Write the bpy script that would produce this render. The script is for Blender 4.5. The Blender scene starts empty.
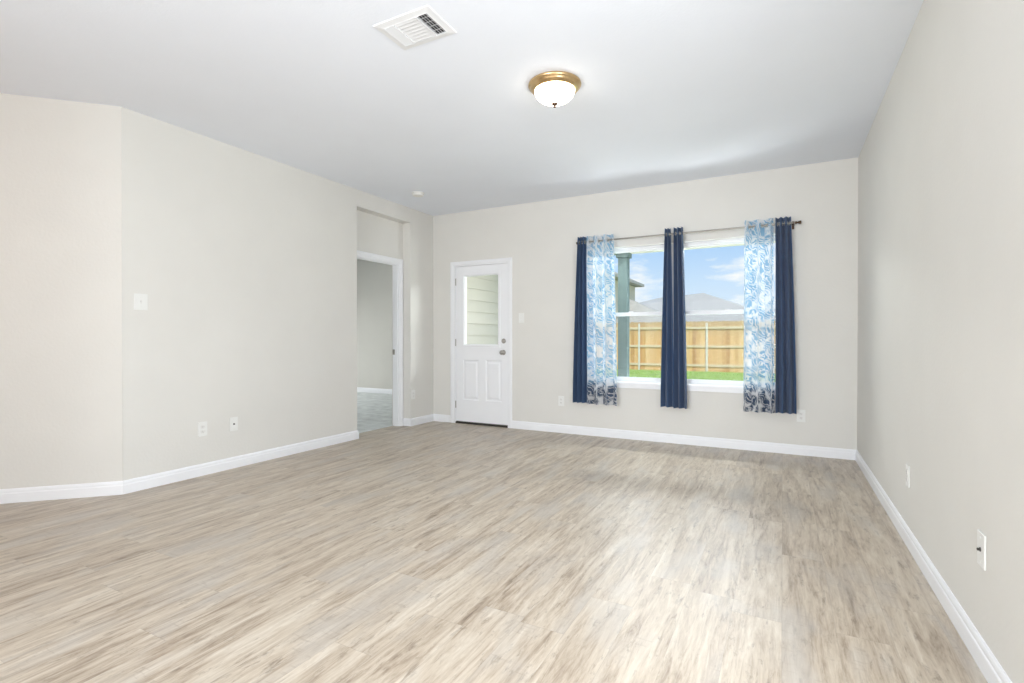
import bpy, bmesh, math, random
from mathutils import Vector, Matrix

S = bpy.context.scene
COL = S.collection
PI = math.pi
random.seed(7)

# ------------------------------------------------------------------ camera
cd = bpy.data.cameras.new('camera')
cd.sensor_width = 36.0
cd.lens = 36.0 * 511.1041 / 1024.0
cd.clip_start = 0.05
cd.clip_end = 500
cam = bpy.data.objects.new('camera', cd)
COL.objects.link(cam)
cam.location = (0, 0, 1.1045)
cam.rotation_euler = (PI / 2 - 0.0060, 0, 0.48715)
S.camera = cam

# ------------------------------------------------------------------ colour management
S.view_settings.view_transform = 'Standard'
S.view_settings.look = 'None'
S.view_settings.exposure = 0.0
S.view_settings.gamma = 1.0
S.view_settings.use_curve_mapping = False


def lin(r, g, b):
    def f(c):
        c /= 255.0
        return c / 12.92 if c <= 0.04045 else ((c + 0.055) / 1.055) ** 2.4
    return (f(r), f(g), f(b), 1.0)


# ------------------------------------------------------------------ world: blue sky with low puffy clouds
W = bpy.data.worlds.new('sky')
S.world = W
W.use_nodes = True
nt = W.node_tree
nt.nodes.clear()
N = nt.nodes.new
out = N('ShaderNodeOutputWorld')
bg = N('ShaderNodeBackground')
bg.inputs['Strength'].default_value = 1.05
tc = N('ShaderNodeTexCoord')
sep = N('ShaderNodeSeparateXYZ')
nt.links.new(tc.outputs['Generated'], sep.inputs[0])
ramp = N('ShaderNodeValToRGB')
e = ramp.color_ramp.elements
e[0].position = 0.0
e[0].color = lin(236, 244, 252)
e[1].position = 1.0
e[1].color = lin(120, 172, 235)
x = ramp.color_ramp.elements.new(0.10)
x.color = lin(205, 228, 252)
x = ramp.color_ramp.elements.new(0.20)
x.color = lin(166, 206, 250)
nt.links.new(sep.outputs['Z'], ramp.inputs[0])
mp = N('ShaderNodeMapping')
mp.inputs['Scale'].default_value = (7, 7, 22)
mp.inputs['Location'].default_value = (1.7, 0.4, 0.3)
nt.links.new(tc.outputs['Generated'], mp.inputs[0])
nz = N('ShaderNodeTexNoise')
nz.inputs['Scale'].default_value = 1.0
nz.inputs['Detail'].default_value = 6
nz.inputs['Roughness'].default_value = 0.55
nt.links.new(mp.outputs[0], nz.inputs['Vector'])
cr = N('ShaderNodeValToRGB')
cr.color_ramp.elements[0].position = 0.50
cr.color_ramp.elements[0].color = (0, 0, 0, 1)
cr.color_ramp.elements[1].position = 0.62
cr.color_ramp.elements[1].color = (1, 1, 1, 1)
nt.links.new(nz.outputs[0], cr.inputs[0])
mx = N('ShaderNodeMixRGB')
mx.inputs[2].default_value = lin(250, 251, 253)
nt.links.new(cr.outputs[0], mx.inputs[0])
nt.links.new(ramp.outputs[0], mx.inputs[1])
nt.links.new(mx.outputs[0], bg.inputs['Color'])
nt.links.new(bg.outputs[0], out.inputs[0])

# ------------------------------------------------------------------ sun, daylight and added fill lights
sd = bpy.data.lights.new('sun', 'SUN')
sd.energy = 3.3
sd.angle = 0.01
sd.color = (1.0, 0.95, 0.86)
sun = bpy.data.objects.new('sun', sd)
COL.objects.link(sun)
sun.location = (3, -8, 12)
sun.rotation_euler = Vector((-0.25, 0.78, -0.90)).to_track_quat('-Z', 'Y').to_euler()


def area(name, loc, direction, sx, sy, power, color):
    l = bpy.data.lights.new(name, 'AREA')
    l.shape = 'RECTANGLE'
    l.size = sx
    l.size_y = sy
    l.energy = power
    l.color = color
    o = bpy.data.objects.new(name, l)
    COL.objects.link(o)
    o.location = loc
    o.rotation_euler = Vector(direction).to_track_quat('-Z', 'Z').to_euler()
    return o


FILL_TINT = (0.915, 0.950, 1.0)
area('rear_fill', (-2.3, -6.47, 1.20), (0, 1, 0), 4.4, 2.3, 365, FILL_TINT)  # added fill behind the camera, brightens the back and side walls
area('side_fill', (0.57, 0.85, 1.45), (-1, 0, 0), 1.7, 1.5, 70, FILL_TINT)  # added fill out of view, brightens the left wall
area('ceiling_fill', (-1.2, -3.2, 0.6), (0.0, 0.70, 1), 2.6, 1.8, 40, FILL_TINT)  # added fill aimed up behind the camera to brighten the ceiling
area('kitchen_pendant', (-4.4, -0.5, 1.9), (-0.1, 1, -0.2), 0.3, 0.3, 3.0, (1.0, 0.50, 0.28))
area('bedroom_window_daylight', (-8.95, 5.4, 1.35), (1, 0, -1.1), 1.8, 1.4, 70, (0.97, 0.99, 1.0))
area('window_up_fill', (-0.3, 6.75, 0.12), (-0.1, -0.75, 0.75), 3.6, 0.5, 92, (0.97, 0.99, 1.0))  # added light hidden below the sill, lifts the ceiling like ground bounce
area('window_down_fill', (-1.0, 7.00, 2.46), (0, -0.9, -0.6), 2.6, 0.25, 140, (0.97, 0.99, 1.0))  # added light hidden above the window head, imitates strong daylight on the floor


# ------------------------------------------------------------------ materials


def mat(name, base=(0.8, 0.8, 0.8, 1), rough=0.5, metal=0.0, spec=0.5, noise=None, bump=None, coord='Object'):
    m = bpy.data.materials.new(name)
    m.use_nodes = True
    t = m.node_tree
    b = t.nodes['Principled BSDF']
    b.inputs['Base Color'].default_value = base
    b.inputs['Roughness'].default_value = rough
    b.inputs['Metallic'].default_value = metal
    b.inputs['Specular IOR Level'].default_value = spec
    if noise or bump:
        c = t.nodes.new('ShaderNodeTexCoord')
    if noise:                       # (scale, amount): soft mottling of the base colour
        n = t.nodes.new('ShaderNodeTexNoise')
        n.inputs['Scale'].default_value = noise[0]
        n.inputs['Detail'].default_value = 4
        t.links.new(c.outputs[coord], n.inputs['Vector'])
        r = t.nodes.new('ShaderNodeMapRange')
        r.inputs[1].default_value = 0.3
        r.inputs[2].default_value = 0.7
        r.inputs[3].default_value = 1.0 - noise[1]
        r.inputs[4].default_value = 1.0 + noise[1]
        t.links.new(n.outputs[0], r.inputs[0])
        v = t.nodes.new('ShaderNodeVectorMath')
        v.operation = 'SCALE'
        v.inputs[0].default_value = base[:3]
        t.links.new(r.outputs[0], v.inputs['Scale'])
        t.links.new(v.outputs[0], b.inputs['Base Color'])
    if bump:                        # (scale, strength, distance)
        n = t.nodes.new('ShaderNodeTexNoise')
        n.inputs['Scale'].default_value = bump[0]
        n.inputs['Detail'].default_value = 3
        t.links.new(c.outputs[coord], n.inputs['Vector'])
        u = t.nodes.new('ShaderNodeBump')
        u.inputs['Strength'].default_value = bump[1]
        u.inputs['Distance'].default_value = bump[2]
        t.links.new(n.outputs[0], u.inputs['Height'])
        t.links.new(u.outputs[0], b.inputs['Normal'])
    return m


M = {}
M['wall'] = mat('wall_paint', lin(229, 227, 221), 0.75, spec=0.25, noise=(3, 0.012), bump=(55, 0.22, 0.004))
M['ceiling'] = mat('ceiling_paint', lin(242, 246, 253), 0.85, spec=0.2, noise=(2, 0.01), bump=(60, 0.2, 0.004))
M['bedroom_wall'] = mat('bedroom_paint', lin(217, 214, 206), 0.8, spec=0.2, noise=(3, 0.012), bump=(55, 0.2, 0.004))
M['trim'] = mat('trim_paint', lin(247, 248, 250), 0.35, noise=(6, 0.008))
M['door'] = mat('door_paint', lin(247, 248, 250), 0.38, noise=(6, 0.008))
M['vinyl'] = mat('window_vinyl', lin(240, 241, 242), 0.4, noise=(9, 0.01))
M['plastic'] = mat('white_plastic', lin(240, 240, 236), 0.35, noise=(20, 0.01))
M['ivory'] = mat('receptacle_plastic', lin(236, 235, 231), 0.4, noise=(20, 0.01))
M['slot'] = mat('dark_slot', lin(60, 56, 52), 0.6, noise=(30, 0.05))
M['soft_slot'] = mat('outlet_slot', lin(150, 146, 140), 0.6, noise=(30, 0.05))
M['nickel'] = mat('satin_nickel', lin(176, 172, 166), 0.32, metal=1.0, noise=(40, 0.04))
M['rod'] = mat('rod_metal', lin(150, 146, 138), 0.38, metal=0.8, noise=(40, 0.05))
M['bronze'] = mat('dark_bronze', lin(92, 72, 58), 0.4, metal=0.7, noise=(40, 0.08))
M['brass'] = mat('antique_brass', lin(214, 184, 138), 0.28, metal=1.0, noise=(25, 0.10))
M['grommet'] = mat('grommet_metal', lin(150, 165, 172), 0.3, metal=0.9, noise=(40, 0.05))
M['vent'] = mat('vent_enamel', lin(238, 239, 240), 0.4, noise=(12, 0.01))
M['duct'] = mat('duct_shade', lin(44, 44, 46), 0.9, noise=(12, 0.1))
M['carpet'] = mat('carpet_pile', lin(236, 240, 237), 0.95, spec=0.1, noise=(7, 0.13), bump=(260, 0.7, 0.01))
M['siding'] = mat('lap_siding', lin(198, 193, 185), 0.7, noise=(5, 0.02))
M['post'] = mat('post_paint', lin(92, 110, 112), 0.6, noise=(9, 0.06))
M['soffit'] = mat('porch_soffit', lin(205, 205, 198), 0.7, noise=(5, 0.03))
M['concrete'] = mat('porch_concrete', lin(176, 172, 164), 0.85, noise=(6, 0.08))
M['steel'] = mat('galvanised_steel', lin(228, 226, 220), 0.5, metal=0.0, noise=(15, 0.05))
M['rail'] = mat('fence_rail_wood', lin(222, 204, 172), 0.8, noise=(10, 0.08))
M['stucco'] = mat('neighbour_stucco', lin(226, 216, 198), 0.85, noise=(4, 0.04))
M['fascia'] = mat('fascia_paint', lin(170, 165, 158), 0.7, noise=(4, 0.04))
M['threshold'] = mat('threshold_metal', lin(70, 66, 62), 0.5, metal=0.5, noise=(20, 0.1))
M['weather'] = mat('weather_rubber', lin(62, 60, 58), 0.8, noise=(20, 0.1))


def nodes(name):
    m = bpy.data.materials.new(name)
    m.use_nodes = True
    t = m.node_tree
    return m, t, t.nodes['Principled BSDF'], t.nodes.new, t.links.new


def ramp_node(t, stops):
    r = t.nodes.new('ShaderNodeValToRGB')
    el = r.color_ramp.elements
    el[0].position, el[0].color = stops[0]
    el[1].position, el[1].color = stops[-1]
    for p, c in stops[1:-1]:
        q = el.new(p)
        q.color = c
    return r


def math_node(t, op, a=None, b=None):
    n = t.nodes.new('ShaderNodeMath')
    n.operation = op
    for i, v in enumerate((a, b)):
        if v is None:
            continue
        if isinstance(v, (int, float)):
            n.inputs[i].default_value = v
        else:
            t.links.new(v, n.inputs[i])
    return n.outputs[0]


# weathered vinyl plank floor: planks run along Y, 0.18 m wide, 1.22 m long
def make_floor_mat():
    m, t, b, N, L = nodes('vinyl_plank')
    c = N('ShaderNodeTexCoord')
    s = N('ShaderNodeSeparateXYZ')
    L(c.outputs['Object'], s.inputs[0])
    X, Y = s.outputs['X'], s.outputs['Y']
    row = math_node(t, 'FLOOR', math_node(t, 'DIVIDE', X, 0.18))
    fx = math_node(t, 'FRACT', math_node(t, 'DIVIDE', X, 0.18))
    wn = N('ShaderNodeTexWhiteNoise')
    wn.noise_dimensions = '1D'
    L(row, wn.inputs['W'])
    yo = math_node(t, 'ADD', math_node(t, 'DIVIDE', Y, 1.22), wn.outputs['Value'])
    col = math_node(t, 'FLOOR', yo)
    fy = math_node(t, 'FRACT', yo)
    cb = N('ShaderNodeCombineXYZ')
    L(row, cb.inputs[0])
    L(col, cb.inputs[1])
    w2 = N('ShaderNodeTexWhiteNoise')
    w2.noise_dimensions = '3D'
    L(cb.outputs[0], w2.inputs['Vector'])
    pl = w2.outputs['Value']

    def grain(sx, sy, detail, rough, shift, dist=0.0):
        q = N('ShaderNodeCombineXYZ')
        L(math_node(t, 'MULTIPLY', X, sx), q.inputs[0])
        L(math_node(t, 'ADD', math_node(t, 'MULTIPLY', Y, sy), math_node(t, 'MULTIPLY', pl, 37.0)), q.inputs[1])
        L(math_node(t, 'ADD', math_node(t, 'MULTIPLY', pl, 91.0), shift), q.inputs[2])
        n = N('ShaderNodeTexNoise')
        n.inputs['Scale'].default_value = 1.0
        n.inputs['Detail'].default_value = detail
        n.inputs['Roughness'].default_value = rough
        n.inputs['Distortion'].default_value = dist
        L(q.outputs[0], n.inputs['Vector'])
        return n.outputs[0]

    broad = grain(17, 1.7, 6, 0.68, 0.0, 0.8)
    fine = grain(60, 6.5, 6, 0.72, 5.0, 0.6)
    chips = grain(34, 8.0, 6, 0.72, 11.0, 0.4)
    saw = grain(14, 75, 2, 0.5, 17.0, 0.2)
    patch = grain(5, 2.0, 3, 0.5, 23.0)
    base = ramp_node(t, [(0.32, lin(124, 107, 90)), (0.42, lin(168, 152, 133)), (0.51, lin(192, 178, 159)), (0.66, lin(215, 205, 189))])
    tone = math_node(t, 'ADD', math_node(t, 'MULTIPLY', broad, 0.62), math_node(t, 'MULTIPLY', fine, 0.38))
    tone = math_node(t, 'ADD', tone, math_node(t, 'MULTIPLY', math_node(t, 'SUBTRACT', pl, 0.5), 0.045))
    L(tone, base.inputs[0])
    dark = ramp_node(t, [(0.56, (0, 0, 0, 1)), (0.70, (1, 1, 1, 1))])
    L(chips, dark.inputs[0])
    m1 = N('ShaderNodeMixRGB')
    m1.inputs[2].default_value = lin(104, 88, 74)
    L(math_node(t, 'MULTIPLY', dark.outputs[0], 0.62), m1.inputs[0])
    L(base.outputs[0], m1.inputs[1])
    grey = ramp_node(t, [(0.50, (0, 0, 0, 1)), (0.68, (1, 1, 1, 1))])
    L(patch, grey.inputs[0])
    m2 = N('ShaderNodeMixRGB')
    m2.inputs[2].default_value = lin(186, 180, 172)
    L(math_node(t, 'MULTIPLY', grey.outputs[0], 0.55), m2.inputs[0])
    L(m1.outputs[0], m2.inputs[1])
    sw = ramp_node(t, [(0.60, (0, 0, 0, 1)), (0.72, (1, 1, 1, 1))])
    L(saw, sw.inputs[0])
    m3 = N('ShaderNodeMixRGB')
    m3.inputs[2].default_value = lin(160, 145, 128)
    sm = math_node(t, 'MULTIPLY', sw.outputs[0], math_node(t, 'MULTIPLY', math_node(t, 'GREATER_THAN', patch, 0.54), 0.35))
    L(sm, m3.inputs[0])
    L(m2.outputs[0], m3.inputs[1])
    # seams
    ex = math_node(t, 'MINIMUM', fx, math_node(t, 'SUBTRACT', 1.0, fx))
    ey = math_node(t, 'MINIMUM', fy, math_node(t, 'SUBTRACT', 1.0, fy))
    seam = math_node(t, 'MAXIMUM', math_node(t, 'LESS_THAN', ex, 0.008), math_node(t, 'LESS_THAN', ey, 0.0014))
    m4 = N('ShaderNodeMixRGB')
    m4.inputs[2].default_value = lin(128, 116, 104)
    L(math_node(t, 'MULTIPLY', seam, 0.20), m4.inputs[0])
    L(m3.outputs[0], m4.inputs[1])
    L(m4.outputs[0], b.inputs['Base Color'])
    rr = N('ShaderNodeMapRange')
    rr.inputs[3].default_value = 0.30
    rr.inputs[4].default_value = 0.42
    L(fine, rr.inputs[0])
    L(rr.outputs[0], b.inputs['Roughness'])
    b.inputs['Specular IOR Level'].default_value = 0.5
    bu = N('ShaderNodeBump')
    bu.inputs['Strength'].default_value = 0.12
    bu.inputs['Distance'].default_value = 0.002
    L(math_node(t, 'SUBTRACT', tone, seam), bu.inputs['Height'])
    L(bu.outputs[0], b.inputs['Normal'])
    return m


M['floor'] = make_floor_mat()


def make_glass():
    m, t, b, N, L = nodes('pane_glass')
    tr = N('ShaderNodeBsdfTransparent')
    tr.inputs[0].default_value = (0.97, 0.985, 0.98, 1)
    gl = N('ShaderNodeBsdfGlossy')
    gl.inputs['Roughness'].default_value = 0.02
    fr = N('ShaderNodeFresnel')
    fr.inputs[0].default_value = 1.10
    mx = N('ShaderNodeMixShader')
    L(fr.outputs[0], mx.inputs[0])
    L(tr.outputs[0], mx.inputs[1])
    L(gl.outputs[0], mx.inputs[2])
    L(mx.outputs[0], t.nodes['Material Output'].inputs[0])
    return m


M['glass'] = make_glass()


def make_screen():
    m, t, b, N, L = nodes('insect_screen')
    tr = N('ShaderNodeBsdfTransparent')
    b.inputs['Base Color'].default_value = lin(150, 150, 148)
    b.inputs['Roughness'].default_value = 0.8
    mx = N('ShaderNodeMixShader')
    mx.inputs[0].default_value = 0.08
    L(tr.outputs[0], mx.inputs[1])
    L(b.outputs[0], mx.inputs[2])
    L(mx.outputs[0], t.nodes['Material Output'].inputs[0])
    return m


M['screen'] = make_screen()


def make_navy():
    m, t, b, N, L = nodes('navy_fabric')
    u = N('ShaderNodeUVMap')
    w = N('ShaderNodeTexNoise')
    w.inputs['Scale'].default_value = 260
    L(u.outputs[0], w.inputs['Vector'])
    r = ramp_node(t, [(0.35, lin(58, 86, 126)), (0.65, lin(74, 104, 144))])
    L(w.outputs[0], r.inputs[0])
    L(r.outputs[0], b.inputs['Base Color'])
    b.inputs['Roughness'].default_value = 0.65
    b.inputs['Sheen Weight'].default_value = 0.25
    tl = N('ShaderNodeBsdfTranslucent')
    tl.inputs[0].default_value = lin(92, 142, 184)
    mx = N('ShaderNodeMixShader')
    mx.inputs[0].default_value = 0.24
    L(b.outputs[0], mx.inputs[1])
    L(tl.outputs[0], mx.inputs[2])
    L(mx.outputs[0], t.nodes['Material Output'].inputs[0])
    return m


M['navy'] = make_navy()


def make_print():
    # white voile with a blue frond print; the ink turns darker blue-grey and denser towards the hem
    m, t, b, N, L = nodes('printed_voile')
    u = N('ShaderNodeUVMap')
    sp = N('ShaderNodeSeparateXYZ')
    L(u.outputs[0], sp.inputs[0])
    v = sp.outputs['Y']                      # metres above the hem
    n0 = N('ShaderNodeTexNoise')
    n0.inputs['Scale'].default_value = 5
    n0.inputs['Detail'].default_value = 3
    L(u.outputs[0], n0.inputs['Vector'])
    mxv = N('ShaderNodeMixRGB')
    mxv.blend_type = 'ADD'
    mxv.inputs[0].default_value = 0.22
    L(u.outputs[0], mxv.inputs[1])
    L(n0.outputs['Color'], mxv.inputs[2])
    vo = N('ShaderNodeTexVoronoi')
    vo.inputs['Scale'].default_value = 15
    L(mxv.outputs[0], vo.inputs['Vector'])
    wv = N('ShaderNodeTexWave')
    wv.bands_direction = 'DIAGONAL'
    wv.inputs['Scale'].default_value = 16
    wv.inputs['Distortion'].default_value = 6
    wv.inputs['Detail'].default_value = 2
    L(mxv.outputs[0], wv.inputs['Vector'])
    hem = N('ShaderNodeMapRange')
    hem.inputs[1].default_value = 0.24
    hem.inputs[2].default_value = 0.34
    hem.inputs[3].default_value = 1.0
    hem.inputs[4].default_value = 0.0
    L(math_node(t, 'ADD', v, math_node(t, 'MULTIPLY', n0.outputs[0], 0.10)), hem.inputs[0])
    cov = N('ShaderNodeMapRange')
    cov.inputs[1].default_value = 0.10
    cov.inputs[2].default_value = 0.34
    L(math_node(t, 'ADD', wv.outputs['Fac'], math_node(t, 'MULTIPLY', hem.outputs[0], 0.14)), cov.inputs[0])
    cel = N('ShaderNodeMapRange')
    cel.inputs[1].default_value = 0.78
    cel.inputs[2].default_value = 0.50
    L(vo.outputs['Distance'], cel.inputs[0])
    leaf = math_node(t, 'MULTIPLY', cel.outputs[0], cov.outputs[0])
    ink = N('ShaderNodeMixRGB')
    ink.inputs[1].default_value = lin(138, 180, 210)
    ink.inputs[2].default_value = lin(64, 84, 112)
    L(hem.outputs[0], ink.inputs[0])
    colr = N('ShaderNodeMixRGB')
    colr.inputs[1].default_value = lin(250, 252, 254)
    L(leaf, colr.inputs[0])
    L(ink.outputs[0], colr.inputs[2])
    L(colr.outputs[0], b.inputs['Base Color'])
    b.inputs['Roughness'].default_value = 0.8
    tl = N('ShaderNodeBsdfTranslucent')
    L(colr.outputs[0], tl.inputs[0])
    tr = N('ShaderNodeBsdfTransparent')
    m1 = N('ShaderNodeMixShader')
    m1.inputs[0].default_value = 0.24
    L(b.outputs[0], m1.inputs[1])
    L(tl.outputs[0], m1.inputs[2])
    m2 = N('ShaderNodeMixShader')
    al = N('ShaderNodeMapRange')
    al.inputs[3].default_value = 0.46
    al.inputs[4].default_value = 0.16
    L(leaf, al.inputs[0])
    lw = N('ShaderNodeLayerWeight')                     # cloth seen edge-on is denser
    lw.inputs[0].default_value = 0.5
    L(math_node(t, 'MULTIPLY', al.outputs[0], math_node(t, 'SUBTRACT', 1.0, lw.outputs['Facing'])), m2.inputs[0])
    L(m1.outputs[0], m2.inputs[1])
    L(tr.outputs[0], m2.inputs[2])
    L(m2.outputs[0], t.nodes['Material Output'].inputs[0])
    return m


M['print'] = make_print()


def make_dome():
    m, t, b, N, L = nodes('frosted_glass_lit')
    c = N('ShaderNodeTexCoord')
    n = N('ShaderNodeTexNoise')
    n.inputs['Scale'].default_value = 14
    n.inputs['Distortion'].default_value = 1.5
    L(c.outputs['Object'], n.inputs['Vector'])
    r = ramp_node(t, [(0.35, (1.0, 0.90, 0.74, 1)), (0.65, (1.0, 0.96, 0.88, 1))])
    L(n.outputs[0], r.inputs[0])
    b.inputs['Base Color'].default_value = lin(245, 240, 228)
    b.inputs['Roughness'].default_value = 0.3
    L(r.outputs[0], b.inputs['Emission Color'])
    b.inputs['Emission Strength'].default_value = 10.0
    return m


M['dome'] = make_dome()


def make_pickets():
    m, t, b, N, L = nodes('cedar_pickets')
    c = N('ShaderNodeTexCoord')
    s = N('ShaderNodeSeparateXYZ')
    L(c.outputs['Object'], s.inputs[0])
    k = math_node(t, 'FLOOR', math_node(t, 'DIVIDE', s.outputs['X'], 0.142))
    w = N('ShaderNodeTexWhiteNoise')
    w.noise_dimensions = '1D'
    L(k, w.inputs['W'])
    mp = N('ShaderNodeMapping')
    mp.inputs['Scale'].default_value = (20, 20, 1.5)
    L(c.outputs['Object'], mp.inputs[0])
    n = N('ShaderNodeTexNoise')
    n.inputs['Detail'].default_value = 4
    n.inputs['Scale'].default_value = 1
    L(mp.outputs[0], n.inputs['Vector'])
    r = ramp_node(t, [(0.25, lin(196, 148, 92)), (0.5, lin(222, 176, 118)), (0.75, lin(238, 202, 150))])
    L(math_node(t, 'ADD', math_node(t, 'MULTIPLY', w.outputs['Value'], 0.5), math_node(t, 'MULTIPLY', n.outputs[0], 0.5)), r.inputs[0])
    # weathered grey tips
    g = N('ShaderNodeMapRange')
    g.inputs[1].default_value = 1.30
    g.inputs[2].default_value = 1.85
    L(math_node(t, 'ADD', s.outputs['Z'], math_node(t, 'MULTIPLY', n.outputs[0], 0.2)), g.inputs[0])
    mx = N('ShaderNodeMixRGB')
    mx.inputs[2].default_value = lin(196, 170, 134)
    L(math_node(t, 'MULTIPLY', g.outputs[0], 0.7), mx.inputs[0])
    L(r.outputs[0], mx.inputs[1])
    L(mx.outputs[0], b.inputs['Base Color'])
    b.inputs['Roughness'].default_value = 0.85
    return m


M['picket'] = make_pickets()


def make_shingle():
    m, t, b, N, L = nodes('grey_shingles')
    c = N('ShaderNodeTexCoord')
    br = N('ShaderNodeTexBrick')
    br.inputs['Scale'].default_value = 3.0
    br.inputs['Color1'].default_value = lin(190, 187, 182)
    br.inputs['Color2'].default_value = lin(176, 173, 169)
    br.inputs['Mortar'].default_value = lin(154, 152, 148)
    br.inputs['Mortar Size'].default_value = 0.01
    L(c.outputs['Object'], br.inputs['Vector'])
    L(br.outputs[0], b.inputs['Base Color'])
    b.inputs['Roughness'].default_value = 0.9
    return m


M['shingle'] = make_shingle()


def make_lawn(name, c0, c1, c2):
    m, t, b, N, L = nodes(name)
    c = N('ShaderNodeTexCoord')
    n = N('ShaderNodeTexNoise')
    n.inputs['Scale'].default_value = 3
    n.inputs['Detail'].default_value = 8
    n.inputs['Roughness'].default_value = 0.7
    L(c.outputs['Object'], n.inputs['Vector'])
    r = ramp_node(t, [(0.3, c0), (0.5, c1), (0.7, c2)])
    L(n.outputs[0], r.inputs[0])
    L(r.outputs[0], b.inputs['Base Color'])
    b.inputs['Roughness'].default_value = 0.9
    b.inputs['Specular IOR Level'].default_value = 0.15
    return m


M['lawn'] = make_lawn('lawn_green', lin(132, 158, 84), lin(158, 186, 104), lin(184, 204, 128))
M['blade'] = make_lawn('grass_blade', lin(150, 182, 92), lin(176, 208, 116), lin(202, 222, 142))

# ------------------------------------------------------------------ mesh helpers


def finish(name, bm, m, parent=None, smooth=False, loc=None):
    me = bpy.data.meshes.new(name)
    bmesh.ops.recalc_face_normals(bm, faces=bm.faces)
    bm.to_mesh(me)
    bm.free()
    if m is not None:
        me.materials.append(m)
    if smooth:
        for p in me.polygons:
            p.use_smooth = True
    o = bpy.data.objects.new(name, me)
    COL.objects.link(o)
    if parent is not None:
        o.parent = parent
    if loc:
        o.location = loc
    return o


def add_box(bm, lo, hi, bevel=0.0, seg=2):
    r = bmesh.ops.create_cube(bm, size=1.0)
    vs = r['verts']
    for v in vs:
        v.co = Vector([(lo[i] + hi[i]) / 2 + v.co[i] * (hi[i] - lo[i]) for i in range(3)])
    if bevel > 0:
        es = list({e for v in vs for e in v.link_edges})
        bmesh.ops.bevel(bm, geom=es, offset=bevel, segments=seg, affect='EDGES', profile=0.5)
    return vs


def box_obj(name, lo, hi, m, parent=None, bevel=0.0):
    bm = bmesh.new()
    add_box(bm, lo, hi, bevel)
    return finish(name, bm, m, parent)


def boxes_obj(name, lst, m, parent=None, bevel=0.0):
    bm = bmesh.new()
    for lo, hi in lst:
        add_box(bm, lo, hi, bevel)
    return finish(name, bm, m, parent)


def add_lathe(bm, prof, seg=48, mtx=None):
    """prof: list of (radius, height) about local Z"""
    rings = []
    for r, z in prof:
        if r < 1e-6:
            rings.append([bm.verts.new((0, 0, z))])
        else:
            rings.append([bm.verts.new((r * math.cos(2 * PI * k / seg), r * math.sin(2 * PI * k / seg), z)) for k in range(seg)])
    allv = [v for q in rings for v in q]
    for a, b in zip(rings, rings[1:]):
        for k in range(seg):
            k2 = (k + 1) % seg
            if len(a) == 1 and len(b) > 1:
                bm.faces.new((a[0], b[k], b[k2]))
            elif len(b) == 1 and len(a) > 1:
                bm.faces.new((a[k], b[0], a[k2]))
            elif len(a) > 1:
                bm.faces.new((a[k], b[k], b[k2], a[k2]))
    if mtx is not None:
        bmesh.ops.transform(bm, matrix=mtx, verts=allv)
    return allv


def add_torus(bm, R, r, mtx, s1=24, s2=8):
    prof = [(R + r * math.cos(2 * PI * k / s2), r * math.sin(2 * PI * k / s2)) for k in range(s2)]
    rings = [[bm.verts.new((p[0] * math.cos(2 * PI * i / s1), p[0] * math.sin(2 * PI * i / s1), p[1])) for p in prof] for i in range(s1)]
    for i in range(s1):
        a, b = rings[i], rings[(i + 1) % s1]
        for k in range(s2):
            bm.faces.new((a[k], a[(k + 1) % s2], b[(k + 1) % s2], b[k]))
    bmesh.ops.transform(bm, matrix=mtx, verts=[v for q in rings for v in q])


def add_prism(bm, pts, z0, z1):
    a = [bm.verts.new((p[0], p[1], z0)) for p in pts]
    b = [bm.verts.new((p[0], p[1], z1)) for p in pts]
    n = len(pts)
    bm.faces.new(a[::-1])
    bm.faces.new(b)
    for i in range(n):
        bm.faces.new((a[i], a[(i + 1) % n], b[(i + 1) % n], b[i]))


def structure(o):
    o['kind'] = 'structure'
    return o


def tag(o, label, cat, group=None):
    o['label'] = label
    o['category'] = cat
    if group:
        o['group'] = group
    return o


def empty(name, loc, rotz=0.0, rot=None):
    o = bpy.data.objects.new(name, None)
    o.empty_display_size = 0.1
    COL.objects.link(o)
    o.location = loc
    o.rotation_euler = rot if rot else (0, 0, rotz)
    return o


def copy_tree(o, parent=None):
    c = o.copy()
    COL.objects.link(c)
    if parent is not None:
        c.parent = parent
    for ch in [k for k in bpy.data.objects if k.parent == o]:
        copy_tree(ch, c)
    return c


# ------------------------------------------------------------------ room dimensions
H = 2.74
XR, YB, XL = 0.598, 5.553, -4.132
YC = 1.905                   # corner of left wall and diagonal wall
DOOR = (-3.79, -2.985, 2.05)
WIN = (-1.970, 0.010, 0.625, 2.115)
R0, R1, RZ = 4.164, 5.077, 2.556   # door recess along the left wall
RX = -4.255
OP0, OP1, OPZ = 4.225, 5.020, 2.050
YE = YB + 0.16               # outer face of the back wall
YBR = -6.50

# ------------------------------------------------------------------ floors, ceiling, walls
bm = bmesh.new()
add_prism(bm, [(XL - 0.22, YC - 0.05), (-5.75, 0.27), (-5.75, YBR), (XR + 0.05, YBR), (XR + 0.05, YB + 0.10), (XL - 0.22, YB + 0.10)], -0.10, 0.0)
structure(finish('floor', bm, M['floor']))
structure(box_obj('carpet', (-9.1, 2.2, -0.10), (XL - 0.222, 7.95, 0.004), M['carpet']))
structure(box_obj('ceiling', (-5.95, YBR - 0.2, H), (XR + 0.85, YE, H + 0.16), M['ceiling']))  # right overhang added to keep sun out of the side opening
structure(box_obj('ceiling_bedroom', (-9.2, 2.1, H), (XL - 0.12, 8.0, H + 0.158), M['ceiling']))

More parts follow.
